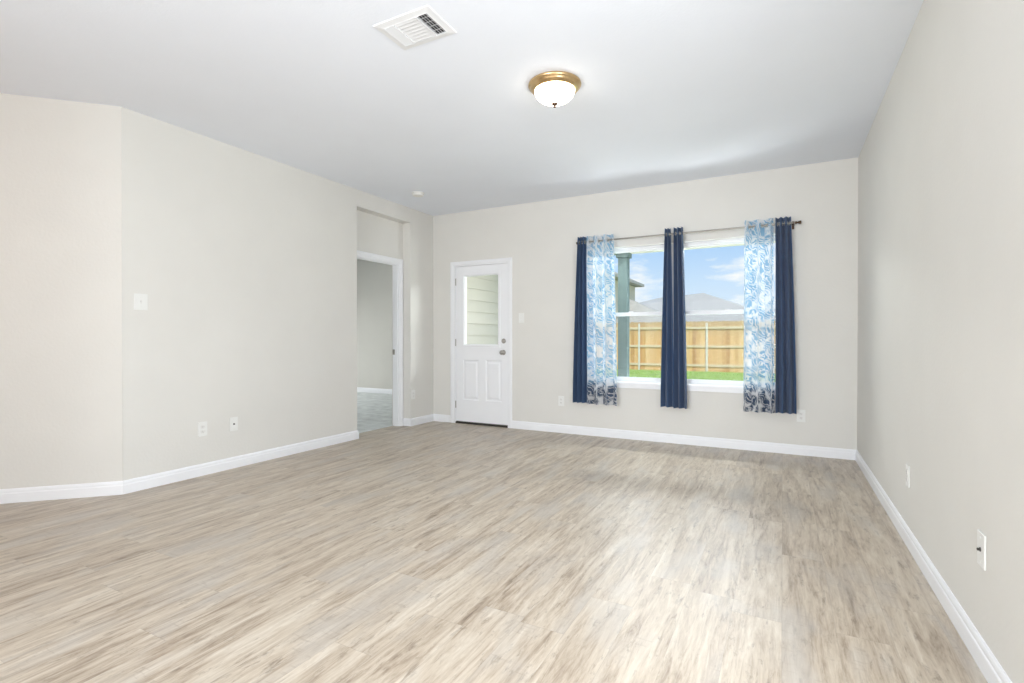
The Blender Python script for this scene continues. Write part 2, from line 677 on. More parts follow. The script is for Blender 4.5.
zt = H
structure(boxes_obj('wall_back', [
    ((XL - 0.12, YB, -0.1), (DOOR[0], YE, zt)),
    ((DOOR[0], YB, DOOR[2]), (DOOR[1], YE, zt)),
    ((DOOR[1], YB, -0.1), (WIN[0], YE, zt)),
    ((WIN[0], YB, -0.1), (WIN[1], YE, WIN[2])),
    ((WIN[0], YB, WIN[3]), (WIN[1], YE, zt)),
    ((WIN[1], YB, -0.1), (XR + 0.16, YE, zt)),
], M['wall']))
structure(boxes_obj('wall_right', [
    ((XR, YBR - 0.16, -0.1), (XR + 0.16, -0.05, zt)),
    ((XR, -0.05, -0.1), (XR + 0.16, 1.75, 0.7)),
    ((XR, -0.05, 2.2), (XR + 0.16, 1.75, zt)),
    ((XR, 1.75, -0.1), (XR + 0.16, YB, zt)),
], M['wall']))
structure(boxes_obj('wall_left', [
    ((XL - 0.25, YC + 0.001, -0.1), (XL, R0, zt)),
    ((XL - 0.25, R1, -0.1), (XL, YB, zt)),
    ((XL - 0.25, R0, RZ), (XL, R1, zt)),
], M['wall']))
structure(boxes_obj('wall_recess', [
    ((XL - 0.25, R0, -0.1), (RX, OP0, RZ)),
    ((XL - 0.25, OP1, -0.1), (RX, R1, RZ)),
    ((XL - 0.25, OP0, OPZ), (RX, OP1, RZ)),
], M['wall']))
bm = bmesh.new()
add_prism(bm, [(XL, YC), (-5.70, YC - (XL + 5.70)), (-5.86, YC - (XL + 5.70)), (-5.86, 0.48), (XL - 0.25, YC + 0.11), (XL - 0.25, YC)], -0.1, zt)
structure(finish('wall_diagonal', bm, M['wall']))
structure(boxes_obj('wall_kitchen', [
    ((-5.86, YBR, -0.1), (-5.70, -4.9, zt)),
    ((-5.86, -4.9, -0.1), (-5.70, -2.3, 0.7)),
    ((-5.86, -4.9, 2.2), (-5.70, -2.3, zt)),
    ((-5.86, -2.3, -0.1), (-5.70, YC - (XL + 5.70), zt)),
], M['wall']))
structure(boxes_obj('wall_rear', [
    ((-5.86, YBR - 0.16, -0.1), (-4.5, YBR, zt)),
    ((-4.5, YBR - 0.16, 2.35), (-0.1, YBR, zt)),
    ((-0.1, YBR - 0.16, -0.1), (XR, YBR, zt)),
    ((-4.5, YBR - 0.16, -0.1), (-0.1, YBR, 0.0)),
], M['wall']))
structure(box_obj('wall_light_blocker', (-5.70, -1.20, -0.1), (-2.95, -1.08, zt), M['wall']))  # unseen partition added to keep rear light off the diagonal wall
# bedroom shell
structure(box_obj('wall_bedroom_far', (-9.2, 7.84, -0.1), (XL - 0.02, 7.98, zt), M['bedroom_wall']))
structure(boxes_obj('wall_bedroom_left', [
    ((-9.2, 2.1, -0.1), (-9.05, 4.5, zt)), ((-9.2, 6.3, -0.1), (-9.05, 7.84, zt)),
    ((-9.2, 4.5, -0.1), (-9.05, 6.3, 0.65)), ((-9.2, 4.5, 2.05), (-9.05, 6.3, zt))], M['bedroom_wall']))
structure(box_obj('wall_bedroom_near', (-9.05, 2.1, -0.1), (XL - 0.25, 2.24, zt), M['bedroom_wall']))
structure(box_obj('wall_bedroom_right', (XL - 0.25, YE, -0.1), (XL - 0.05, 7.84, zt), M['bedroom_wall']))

# exterior lap siding on the bedroom wall that flanks the porch
bm = bmesh.new()
zz = -0.08
while zz < 2.74:
    x0, x1 = XL - 0.05, XL - 0.002
    z1 = min(zz + 0.176, 2.74)
    pts = [(x0, zz), (x1 + 0.012, zz), (x1 - 0.006, z1), (x0, z1)]
    a = [bm.verts.new((p[0], YE, p[1])) for p in pts]
    b2 = [bm.verts.new((p[0], 7.98, p[1])) for p in pts]
    bm.faces.new(a)
    bm.faces.new(b2[::-1])
    for i in range(4):
        bm.faces.new((a[i], b2[i], b2[(i + 1) % 4], a[(i + 1) % 4]))
    zz += 0.176
structure(finish('wall_exterior_siding', bm, M['siding']))

# ------------------------------------------------------------------ baseboards
PROF = [(0, 0), (0.014, 0.0), (0.014, 0.062), (0.0125, 0.066), (0.0105, 0.068), (0.0105, 0.080), (0.008, 0.088), (0.004, 0.094), (0, 0.095)]


def baseboard(path, names, m, prof=PROF):
    """path: wall-face corners with the room on the LEFT of travel; one mitred object per segment"""
    n = len(path)
    dirs = [(Vector(path[i + 1]) - Vector(path[i])).normalized() for i in range(n - 1)]
    nor = [Vector((-d.y, d.x)) for d in dirs]
    offs = []
    for i in range(n):
        if i == 0:
            offs.append(nor[0])
        elif i == n - 1:
            offs.append(nor[-1])
        else:
            s = nor[i - 1] + nor[i]
            offs.append(s / s.dot(nor[i]))
    for i in range(n - 1):
        bm = bmesh.new()
        r = []
        for j in (i, i + 1):
            r.append([bm.verts.new((path[j][0] + offs[j].x * d, path[j][1] + offs[j].y * d, z + 0.0005)) for d, z in prof])
        k = len(prof)
        for q in range(k):
            bm.faces.new((r[0][q], r[0][(q + 1) % k], r[1][(q + 1) % k], r[1][q]))
        bm.faces.new(r[0][::-1])
        bm.faces.new(r[1])
        structure(finish(names[i], bm, m))


CW = 0.057   # casing width
baseboard([(XR, YBR), (XR, YB), (DOOR[1] + 0.043, YB)], ['baseboard_right', 'baseboard_back'], M['trim'])
baseboard([(DOOR[0] - 0.07, YB), (XL, YB), (XL, R1), (RX + 0.017, R1)], ['baseboard_back_corner', 'baseboard_left_corner', 'baseboard_recess'], M['trim'])
baseboard([(RX + 0.017, R0), (XL, R0), (XL, YC), (-5.70, YC - (XL + 5.70)), (-5.70, YBR)],
          ['baseboard_recess_left', 'baseboard_left', 'baseboard_diagonal', 'baseboard_kitchen'], M['trim'])
baseboard([(XL - 0.25, 7.84), (-9.05, 7.84)], ['baseboard_bedroom'], M['trim'])

# ------------------------------------------------------------------ doorway trim into the bedroom (trim_1)


def casing_frame(name, axis, face, a0, a1, ztop, width, t, sign):
    """stepped casing round an opening. axis 'x': runs along x on plane y=face; axis 'y': along y on plane x=face"""
    prof = [(0, 0), (0, t * 0.6), (0.012, t * 0.6), (0.016, t * 0.85), (width * 0.55, t), (width - 0.010, t), (width, t * 0.75), (width, 0)]
    bm = bmesh.new()
    corners = [(a0, 0.0, -1, 0), (a0, ztop, -1, 1), (a1, ztop, 1, 1), (a1, 0.0, 1, 0)]
    rings = []
    for a, z, da, dz in corners:
        ring = []
        for u, d in prof:
            aa, zz = a + da * u, z + dz * u
            if axis == 'x':
                ring.append(bm.verts.new((aa, face + sign * d, zz)))
            else:
                ring.append(bm.verts.new((face + sign * d, aa, zz)))
        rings.append(ring)
    k = len(prof)
    for r0, r1 in zip(rings, rings[1:]):
        for q in range(k):
            bm.faces.new((r0[q], r0[(q + 1) % k], r1[(q + 1) % k], r1[q]))
    bm.faces.new(rings[0])
    bm.faces.new(rings[-1][::-1])
    return finish(name, bm, M['trim'])


tr1 = structure(casing_frame('trim_1', 'y', RX, OP0 + 0.006, OP1 - 0.006, OPZ - 0.008, CW, 0.017, 1))
boxes_obj('door_jamb', [
    ((XL - 0.25, OP0, 0), (RX + 0.001, OP0 + 0.018, OPZ - 0.018)),
    ((XL - 0.225, OP1 - 0.018, 0), (RX + 0.001, OP1, OPZ - 0.018)),
    ((XL - 0.25, OP0, OPZ - 0.018), (RX + 0.001, OP1, OPZ)),
    ((RX - 0.055, OP0 + 0.018, 0), (RX - 0.02, OP0 + 0.028, OPZ - 0.028)),
    ((RX - 0.055, OP1 - 0.028, 0), (RX - 0.02, OP1 - 0.018, OPZ - 0.028)),
    ((RX - 0.055, OP0 + 0.018, OPZ - 0.028), (RX - 0.02, OP1 - 0.018, OPZ - 0.018)),
], M['trim'], tr1)
sp = boxes_obj('strike_plate', [((RX - 0.10, OP1 - 0.0205, 0.90), (RX - 0.066, OP1 - 0.0175, 0.965))], M['nickel'], tr1)
sp['label'] = 'satin nickel strike plate'

# ------------------------------------------------------------------ exterior door (door_1) with half glass
d1 = structure(empty('door_1', (DOOR[0], YB, 0)))
DX0, DX1 = DOOR[0], DOOR[1]
W_ = DX1 - DX0


def dbox(name, lst, m, par=d1, bevel=0.0):
    return boxes_obj(name, lst, m, par, bevel)


# jamb
jt = 0.012
dbox('door_jamb', [((0, 0.0, 0.0), (jt, 0.158, 2.05)), ((W_ - jt, 0.0, 0.0), (W_, 0.158, 2.05)), ((jt, 0.0, 2.05 - jt), (W_ - jt, 0.158, 2.05))], M['trim'])
# slab: stiles and rails leaving the light opening and the two sunk panels
sx0, sx1, sz0, sz1 = jt + 0.003, W_ - jt - 0.003, 0.028, 2.05 - jt - 0.003
gx0, gx1, gz0, gz1 = -3.665 - DX0, -3.125 - DX0, 1.005, 1.928
p1 = (-3.668 - DX0, -3.428 - DX0)
p2 = (-3.325 - DX0, -3.092 - DX0)
pz0, pz1 = 0.310, 0.828
y0, y1 = 0.012, 0.056
slab = dbox('door_slab', [
    ((sx0, y0, sz0), (sx1, y1, pz0)),
    ((sx0, y0, pz1), (sx1, y1, gz0)),
    ((sx0, y0, gz1), (sx1, y1, sz1)),
    ((sx0, y0, pz0), (p1[0], y1, pz1)),
    ((p1[1], y0, pz0), (p2[0], y1, pz1)),
    ((p2[1], y0, pz0), (sx1, y1, pz1)),
    ((sx0, y0, gz0), (gx0, y1, gz1)),
    ((gx1, y0, gz0), (sx1, y1, gz1)),
], M['door'])
for a, b_ in (p1, p2):
    bm = bmesh.new()
    w, h = b_ - a, pz1 - pz0
    rings = []
    for ins, dy in ((0, 0.0), (0.010, 0.009), (0.026, 0.009), (0.046, 0.002)):
        rings.append([bm.verts.new(c) for c in ((a + ins, y0 + dy, pz0 + ins), (b_ - ins, y0 + dy, pz0 + ins), (b_ - ins, y0 + dy, pz1 - ins), (a + ins, y0 + dy, pz1 - ins))])
    for r0, r1 in zip(rings, rings[1:]):
        for k in range(4):
            bm.faces.new((r0[k], r0[(k + 1) % 4], r1[(k + 1) % 4], r1[k]))
    bm.faces.new(rings[-1])
    add_box(bm, (a, y0 + 0.02, pz0), (b_, y1, pz1))
    finish('door_panel', bm, M['door'], slab)
# lite frame: raised moulding round the glass
bm = bmesh.new()
rings = []
for ins, dy in ((-0.012, 0.0), (-0.010, -0.010), (0.010, -0.010), (0.024, 0.008)):
    rings.append([bm.verts.new(c) for c in ((gx0 + ins, y0 + dy, gz0 + ins), (gx1 - ins, y0 + dy, gz0 + ins), (gx1 - ins, y0 + dy, gz1 - ins), (gx0 + ins, y0 + dy, gz1 - ins))])
rings.append([bm.verts.new(c) for c in ((gx0 + 0.024, y1, gz0 + 0.024), (gx1 - 0.024, y1, gz0 + 0.024), (gx1 - 0.024, y1, gz1 - 0.024), (gx0 + 0.024, y1, gz1 - 0.024))])
for r0, r1 in zip(rings, rings[1:]):
    for k in range(4):
        bm.faces.new((r0[k], r0[(k + 1) % 4], r1[(k + 1) % 4], r1[k]))
lf = finish('lite_frame', bm, M['door'], slab)
dbox('glass_pane', [((gx0 + 0.018, 0.030, gz0 + 0.018), (gx1 - 0.018, 0.036, gz1 - 0.018))], M['glass'], lf)


def knob_lathe(name, x, z, prof, par, m):
    bm = bmesh.new()
    add_lathe(bm, prof, 32, Matrix.Translation((x, y0, z)) @ Matrix.Rotation(PI / 2, 4, 'X'))
    return finish(name, bm, m, par, smooth=True)


kx = -3.066 - DX0
k = knob_lathe('door_knob', kx, 0.93, [(0, 0), (0.032, 0), (0.032, 0.004), (0.026, 0.009), (0.012, 0.012), (0.011, 0.030), (0.020, 0.036), (0.027, 0.046), (0.028, 0.055), (0.024, 0.064), (0.012, 0.069), (0, 0.070)], slab, M['nickel'])
k['label'] = 'satin nickel round knob'
k = knob_lathe('deadbolt', kx + 0.003, 1.073, [(0, 0), (0.030, 0), (0.030, 0.006), (0.026, 0.012), (0.014, 0.015), (0, 0.015)], slab, M['nickel'])
boxes = [((kx + 0.000, y0 - 0.034, 1.055), (kx + 0.006, y0 - 0.013, 1.091))]
tt = boxes_obj('thumb_turn', boxes, M['nickel'], slab, bevel=0.0015)
for hz in (0.245, 1.05, 1.84):
    bm = bmesh.new()
    add_lathe(bm, [(0, -0.046), (0.006, -0.046), (0.006, 0.046), (0, 0.046)], 12, Matrix.Translation((jt + 0.002, 0.004, hz)))
    finish('hinge', bm, M['nickel'], d1, smooth=False)
dbox('threshold', [((jt, 0.002, 0.0), (W_ - jt, 0.158, 0.020))], M['threshold'])
dbox('door_sweep', [((sx0, y0 + 0.004, 0.020), (sx1, y1 - 0.004, 0.028))], M['weather'])
structure(casing_frame('trim_2', 'x', YB, DX0 - 0.007 + 0.005, DX1 + 0.007 - 0.018, 2.042, CW, 0.017, -1))

# ------------------------------------------------------------------ twin windows
wx0, wx1, wz0, wz1 = WIN
xm = (wx0 + wx1) / 2 - 0.022
FY0, FY1 = YB + 0.070, YB + 0.140


def make_window(name, a, b_):
    w = structure(empty(name, (a, FY0, wz0)))
    ww, hh, dd = b_ - a, wz1 - wz0, FY1 - FY0
    f = 0.036
    boxes_obj('window_frame', [((0, 0, 0), (f, dd, hh)), ((ww - f, 0, 0), (ww, dd, hh)), ((f, 0, 0), (ww - f, dd, f)), ((f, 0, hh - f), (ww - f, dd, hh))], M['vinyl'], w)
    mz = 0.750
    st = 0.022
    # upper sash, outer track
    up = boxes_obj('upper_sash', [((f, 0.038, mz - 0.02), (f + st, 0.060, hh - f)), ((ww - f - st, 0.038, mz - 0.02), (ww - f, 0.060, hh - f)),
                                  ((f + st, 0.038, hh - f - 0.012), (ww - f - st, 0.060, hh - f)), ((f + st, 0.038, mz - 0.02), (ww - f - st, 0.060, mz + 0.018))], M['vinyl'], w)
    boxes_obj('glass_pane', [((f + st, 0.047, mz + 0.018), (ww - f - st, 0.051, hh - f - 0.012))], M['glass'], up)
    # lower sash, inner track
    lo = boxes_obj('lower_sash', [((f, 0.010, f), (f + st, 0.034, mz + 0.020)), ((ww - f - st, 0.010, f), (ww - f, 0.034, mz + 0.020)),
                                  ((f + st, 0.010, f), (ww - f - st, 0.034, f + 0.014)), ((f + st, 0.010, mz - 0.018), (ww - f - st, 0.034, mz + 0.020))], M['vinyl'], w)
    boxes_obj('glass_pane', [((f + st, 0.020, f + 0.014), (ww - f - st, 0.024, mz - 0.018))], M['glass'], lo)
    lk = boxes_obj('sash_lock', [((ww / 2 - 0.025, 0.012, mz + 0.020), (ww / 2 + 0.025, 0.032, mz + 0.030))], M['vinyl'], lo, bevel=0.002)
    sc = boxes_obj('insect_screen', [((f + 0.004, 0.063, f + 0.002), (ww - f - 0.004, 0.064, mz))], M['screen'], w)
    return w


make_window('window_1', wx0, xm - 0.012)
make_window('window_2', xm + 0.012, wx1)
structure(box_obj('trim_3', (xm - 0.012, YB + 0.055, wz0), (xm + 0.012, FY1, wz1), M['trim'], bevel=0.002))    # mullion
structure(boxes_obj('trim_4', [((wx0 - 0.045, YB - 0.040, wz0 - 0.020), (wx1 + 0.045, YB, wz0)), ((wx0, YB, wz0 - 0.0005), (wx1, FY0, wz0 + 0.0015))], M['trim'], bevel=0.0006))  # sill
structure(boxes_obj('trim_5', [((wx0 - 0.02, YB - 0.016, 0.560), (wx1 + 0.02, YB, wz0 - 0.020))], M['trim'], bevel=0.003))          # apron

# ------------------------------------------------------------------ curtain rod
YR = YB - 0.085
ZR = 2.187
rod = empty('curtain_rod', ((wx0 + wx1) / 2, YB, ZR))
tag(rod, 'thin metal curtain rod with bronze end knob mounted above the twin window', 'curtain rod')
rx0, rx1 = -2.068, 0.095
bm = bmesh.new()
add_lathe(bm, [(0, 0), (0.0085, 0), (0.0085, rx1 - rx0), (0, rx1 - rx0)], 16, Matrix.Translation((rx0 - rod.location.x, -0.085, 0)) @ Matrix.Rotation(PI / 2, 4, 'Y'))
finish('rod_tube', bm, M['rod'], rod)
for xx, sg in ((rx1, 1), (rx0, -1)):
    bm = bmesh.new()
    add_lathe(bm, [(0, 0), (0.010, 0), (0.012, 0.004), (0.012, 0.018), (0.008, 0.022), (0.008, 0.028), (0.015, 0.034), (0.016, 0.050), (0.014, 0.055), (0, 0.055)] if sg > 0 else
              [(0, 0), (0.009, 0), (0.009, 0.004), (0, 0.005)], 20,
              Matrix.Translation((xx - rod.location.x, -0.085, 0)) @ Matrix.Rotation(sg * PI / 2, 4, 'Y'))
    finish('finial', bm, M['bronze'], rod, smooth=True)
for xx in (-2.063, 0.084):
    bm = bmesh.new()
    q = xx - rod.location.x
    add_box(bm, (q - 0.010, -0.004, -0.045), (q + 0.010, 0.0, 0.030), 0.001)
    add_box(bm, (q - 0.004, -0.094, -0.016), (q + 0.004, -0.004, -0.010))
    add_box(bm, (q - 0.004, -0.099, -0.016), (q + 0.004, -0.094, 0.004))
    finish('rod_bracket', bm, M['bronze'], rod)

# ------------------------------------------------------------------ curtains


def curtain(name, label, m, top, bot, zb, nw, amp, group, phase=0.0, cat='curtain', seed=1, ztop=2.245, grommets=True, botamp=1.15):
    rnd = random.Random(seed)
    cx = (bot[0] + bot[1]) / 2
    root = empty(name, (cx, YR, zb))
    tag(root, label, cat, group)
    nu = int(nw * 36)
    hgt = ztop - zb
    zs = [0, 0.006, 0.02] + [0.02 + (hgt - 0.12 - 0.02) * k / 26 for k in range(1, 27)] + [hgt - 0.12 + 0.12 * k / 20 for k in range(1, 21)]
    wob = [(rnd.uniform(0.5, 2.0), rnd.uniform(0, 6.28), rnd.uniform(-1, 1)) for _ in range(6)]
    flat = 4.2 * amp * nw * 2 / 2 + abs(bot[1] - bot[0])      # rough cloth length for the print
    bm = bmesh.new()
    uv = bm.loops.layers.uv.new('UVMap')
    grid = []
    for z in zs:
        f = z / hgt
        g = f ** 1.4
        x0 = bot[0] + (top[0] - bot[0]) * g
        x1 = bot[1] + (top[1] - bot[1]) * g
        row = []
        for i in range(nu + 1):
            u = i / nu
            ph = 2 * PI * nw * u + phase
            ph = ph + 0.55 * math.cos(ph)
            a = amp * (botamp + (1 - botamp) * f)
            # rounder folds: sharpen sine a little; wander grows toward the hem
            s = -math.sin(ph)
            s = math.copysign(abs(s) ** 0.8, s)
            wand = (1 - f) * sum(w[2] * math.sin(w[0] * 2 * PI * u + w[1]) for w in wob) * 0.004
            dx = (1 - f) * sum(w[2] * math.sin(w[0] * 3 * u + w[1] * 1.7) for w in wob) * 0.003
            edge = min(1, min(u, 1 - u) * nw * 4)
            xx = x0 + (x1 - x0) * u + 0.24 * (x1 - x0) / nw * math.sin(2 * ph) * 0.5 + dx
            row.append(bm.verts.new((xx - cx, a * s * (0.35 + 0.65 * edge) + wand, z)))
        grid.append(row)
    holes = []
    for j in range(len(zs) - 1):
        zc = (zs[j] + zs[j + 1]) / 2 + zb
        for i in range(nu):
            q = (grid[j][i], grid[j][i + 1], grid[j + 1][i + 1], grid[j + 1][i])
            yc = sum(v.co.y for v in q) / 4
            if grommets and (yc * yc + (zc - ZR) ** 2) < 0.0195 ** 2:
                continue
            fc = bm.faces.new(q)
            for lp, (ii, jj) in zip(fc.loops, ((i, j), (i + 1, j), (i + 1, j + 1), (i, j + 1))):
                lp[uv].uv = (flat * ii / nu, zs[jj])
    me = bpy.data.meshes.new('curtain_panel')
    bm.to_mesh(me)
    bm.free()
    me.materials.append(m)
    for p in me.polygons:
        p.use_smooth = True
    o = bpy.data.objects.new('curtain_panel', me)
    COL.objects.link(o)
    o.parent = root
    if m is not M['print']:
        sm = o.modifiers.new('thick', 'SOLIDIFY')
        sm.thickness = 0.0012
        sm.offset = 0
    if grommets:
        g = (ZR - zb) / hgt
        g = g ** 1.4
        x0 = bot[0] + (top[0] - bot[0]) * g
        x1 = bot[1] + (top[1] - bot[1]) * g
        gm = None
        k = math.ceil(phase / PI + 0.001)
        while True:
            u = (k * PI - phase) / (2 * PI * nw)
            if u > 1:
                break
            k += 1
            if u < 0.02 or u > 0.98:
                continue
            xx = x0 + (x1 - x0) * u
            if gm is None:
                bm = bmesh.new()
                add_torus(bm, 0.0225, 0.0045, Matrix.Rotation(PI / 2, 4, 'Y') @ Matrix.Scale(0.5, 4, (0, 0, 1)), 24, 8)
                gm = finish('grommet', bm, M['grommet'], root, smooth=True)
                gm['label'] = 'silvery grommet ring'
                q = gm
            else:
                q = gm.copy()
                COL.objects.link(q)
                q.parent = root
            q.location = (xx - cx, 0, ZR - zb)
    return root


CG = None
curtain('navy_curtain', 'plain navy blue curtain at the far left end of the rod', M['navy'], (-2.046, -1.955), (-2.105, -1.945), 0.380, 3, 0.044, CG, 0.4, seed=3)
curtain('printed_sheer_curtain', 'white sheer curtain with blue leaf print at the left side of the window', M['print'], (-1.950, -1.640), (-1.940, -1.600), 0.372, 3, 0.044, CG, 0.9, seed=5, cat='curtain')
curtain('navy_curtain', 'navy blue curtain bunched at the middle of the rod, left one of the centre pair', M['navy'], (-1.090, -1.032), (-1.135, -1.004), 0.392, 2, 0.042, CG, 0.3, seed=8)
curtain('navy_curtain', 'navy blue curtain bunched at the middle of the rod, right one of the centre pair', M['navy'], (-1.004, -0.905), (-0.999, -0.858), 0.386, 2.5, 0.044, CG, 0.2, seed=11)
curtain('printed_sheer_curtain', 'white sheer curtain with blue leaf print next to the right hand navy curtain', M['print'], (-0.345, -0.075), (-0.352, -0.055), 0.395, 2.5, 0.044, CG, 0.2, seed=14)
curtain('navy_curtain', 'plain navy blue curtain at the right end of the rod by the bronze end knob', M['navy'], (-0.070, 0.060), (-0.062, 0.108), 0.400, 3, 0.046, CG, 0.6, seed=17)

# ------------------------------------------------------------------ wall plates (built facing -Y at the origin, then turned)


def plate_base(root, w, h):
    bm = bmesh.new()
    add_box(bm, (-w / 2, -0.006, -h / 2), (w / 2, 0, h / 2), 0.0025, 2)
    finish('wall_plate', bm, M['plastic'], root)


def screw(root, x, z):
    bm = bmesh.new()
    add_lathe(bm, [(0, 0.0055), (0.0035, 0.0055), (0.0030, 0.0072), (0, 0.0078)], 12, Matrix.Translation((x, 0, z)) @ Matrix.Rotation(PI / 2, 4, 'X'))
    finish('screw', bm, M['ivory'], root)


def outlet(name, label, loc, rotz, group=None):
    r = empty(name, loc, rotz)
    tag(r, label, 'outlet', group)
    plate_base(r, 0.072, 0.116)
    for s in (-1, 1):
        bm = bmesh.new()
        add_box(bm, (-0.0165, -0.0085, s * 0.0195 - 0.0135), (0.0165, -0.005, s * 0.0195 + 0.0135), 0.003, 2)
        rc = finish('receptacle', bm, M['ivory'], r)
        bm = bmesh.new()
        for x, h in ((-0.0065, 0.009), (0.0065, 0.007)):
            add_box(bm, (x - 0.0012, -0.0088, s * 0.0195 + 0.002 - h / 2), (x + 0.0012, -0.0080, s * 0.0195 + 0.002 + h / 2))
        add_lathe(bm, [(0, 0.0081), (0.0025, 0.0081), (0.0025, 0.0089), (0, 0.0089)], 10, Matrix.Translation((0, 0, s * 0.0195 - 0.008)) @ Matrix.Rotation(PI / 2, 4, 'X'))
        finish('slot', bm, M['soft_slot'], rc)
    screw(r, 0, 0)
    return r


def switch(name, label, loc, rotz, w=0.072, n=1):
    r = empty(name, loc, rotz)
    tag(r, label, 'light switch')
    plate_base(r, w, 0.118)
    for k in range(n):
        x = (k - (n - 1) / 2) * 0.046
        bm = bmesh.new()
        add_box(bm, (x - 0.0055, -0.0075, -0.0125), (x + 0.0055, -0.005, 0.0125), 0.0008)
        add_box(bm, (x - 0.004, -0.016, 0.000), (x + 0.004, -0.006, 0.008), 0.0012)
        finish('toggle', bm, M['ivory'], r)
        screw(r, x, 0.030)
        screw(r, x, -0.030)
    return r


def jack(name, label, loc, rotz):
    """plate with one coaxial connector in the middle"""
    r = empty(name, loc, rotz)
    tag(r, label, 'wall jack')
    plate_base(r, 0.072, 0.116)
    bm = bmesh.new()
    add_lathe(bm, [(0, 0.005), (0.0075, 0.005), (0.0075, 0.008), (0.0048, 0.008), (0.0048, 0.015), (0.0030, 0.015), (0.0030, 0.011), (0, 0.011)], 12, Matrix.Rotation(PI / 2, 4, 'X'))
    c = finish('connector', bm, M['slot'], r)
    c['label'] = 'dark cable connector'
    screw(r, 0, 0.042)
    screw(r, 0, -0.042)
    return r


RL, RR = PI / 2, -PI / 2     # plates on the left wall face +X, on the right wall face -X
switch('light_switch', 'white light switch plate on the left wall near the diagonal wall corner', (XL, 2.024, 1.370), RL, w=0.090)
outlet('wall_outlet', 'white duplex outlet low on the left wall, the one nearer the diagonal wall', (XL, 2.469, 0.374), RL)
jack('cable_jack', 'white cable jack plate low on the left wall, nearer the bedroom doorway', (XL, 2.733, 0.376), RL)
outlet('wall_outlet', 'white duplex outlet low on the narrow wall between bedroom doorway and exterior door', (XL, 5.124, 0.393), RL)
switch('light_switch', 'white light switch beside the knob side of the white exterior door', (-2.811, YB, 1.353), 0)
outlet('wall_outlet', 'white duplex outlet low on the back wall left of the curtains', (-2.289, YB, 0.372), 0)
outlet('wall_outlet', 'white duplex outlet low on the back wall below the right navy curtain', (0.155, YB, 0.372), 0)
jack('cable_jack', 'white cable jack plate on the right wall closest to the viewer', (XR, 2.262, 0.392), RR)
outlet('wall_outlet', 'white outlet low on the right wall farther back toward the window corner', (XR, 3.415, 0.368), RR)

# ------------------------------------------------------------------ ceiling lamp
lamp = empty('ceiling_lamp', (-1.300, 3.040, H))
tag(lamp, 'round flush ceiling lamp with brass pan and lit frosted glass bowl', 'ceiling lamp')
bm = bmesh.new()
add_lathe(bm, [(0, 0), (0.160, 0), (0.168, -0.004), (0.170, -0.012), (0.165, -0.020), (0.158, -0.024), (0.156, -0.030), (0.150, -0.037), (0.142, -0.041), (0.138, -0.046), (0.131, -0.048), (0.126, -0.046), (0.124, -0.040), (0, -0.036)], 64)
finish('lamp_pan', bm, M['brass'], lamp, smooth=True)
bm = bmesh.new()
prof = [(0.129 * math.cos(a), -0.045 - 0.080 * math.sin(a)) for a in [PI / 2 * k / 16 for k in range(17)]]
prof[-1] = (0, -0.125)
add_lathe(bm, prof, 64)
finish('glass_bowl', bm, M['dome'], lamp, smooth=True)
bm = bmesh.new()
add_lathe(bm, [(0, -0.122), (0.018, -0.123), (0.0205, -0.128), (0.017, -0.134), (0.008, -0.138), (0.007, -0.142), (0.009, -0.146), (0.005, -0.152), (0, -0.153)], 20)
finish('finial', bm, M['bronze'], lamp, smooth=True)

# ------------------------------------------------------------------ ceiling air vent
vent = empty('ceiling_vent', (-1.720, 2.156, H))
tag(vent, 'white rectangular air vent with louvres set in the ceiling', 'air vent')
vw, vh = 0.178, 0.127
bm = bmesh.new()
rings = []
for ins, z in ((0, 0.0), (0.0, -0.003), (0.003, -0.005), (0.034, -0.008), (0.038, -0.010), (0.038, 0.0)):
    rings.append([bm.verts.new(c) for c in ((-vw + ins, -vh + ins, z), (vw - ins, -vh + ins, z), (vw - ins, vh - ins, z), (-vw + ins, vh - ins, z))])
for r0, r1 in zip(rings, rings[1:]):
    for q in range(4):
        bm.faces.new((r0[q], r0[(q + 1) % 4], r1[(q + 1) % 4], r1[q]))
finish('vent_frame', bm, M['vent'], vent)
box_obj('duct_shade_plate', (-vw + 0.036, -vh + 0.036, -0.0015), (vw - 0.036, vh - 0.036, -0.0005), M['duct'], vent)  # dark plate, its colour stands in for the shade inside the duct


def slat(lo, hi, along, tilt, wid=0.014):
    bm = bmesh.new()
    L_ = hi - lo
    r = bmesh.ops.create_cube(bm, size=1.0)
    for v in r['verts']:
        v.co = Vector((v.co.x * L_, v.co.y * wid, v.co.z * 0.0012))
    bmesh.ops.transform(bm, matrix=Matrix.Rotation(tilt, 4, 'X'), verts=bm.verts)
    if along == 'y':
        bmesh.ops.transform(bm, matrix=Matrix.Rotation(PI / 2, 4, 'Z'), verts=bm.verts)
    return bm


ix, iy = vw - 0.038, vh - 0.038
dv = ix - 0.066           # divider positions
# right end: blades along Y, open toward the room's right
for k in range(4):
    xx = dv + 0.011 + k * 0.0155
    o = finish('louvre', slat(-iy, iy, 'y', math.radians(40), 0.0090), M['vent'], vent, loc=(xx, 0, -0.0065))
for k in range(4):
    xx = -dv - 0.011 - k * 0.0155
    o = finish('louvre', slat(-iy, iy, 'y', math.radians(-42), 0.015), M['vent'], vent, loc=(xx, 0, -0.0065))
for k in range(7):
    yy = -iy + 0.013 + k * (2 * iy - 0.026) / 6
    o = finish('louvre', slat(-dv, dv, 'x', math.radians(-14), 0.0185), M['vent'], vent, loc=(0, yy, -0.0065))
box_obj('divider', (dv - 0.002, -iy, -0.0125), (dv + 0.002, iy, -0.001), M['vent'], vent)
box_obj('divider', (-dv - 0.002, -iy, -0.0125), (-dv + 0.002, iy, -0.001), M['vent'], vent)
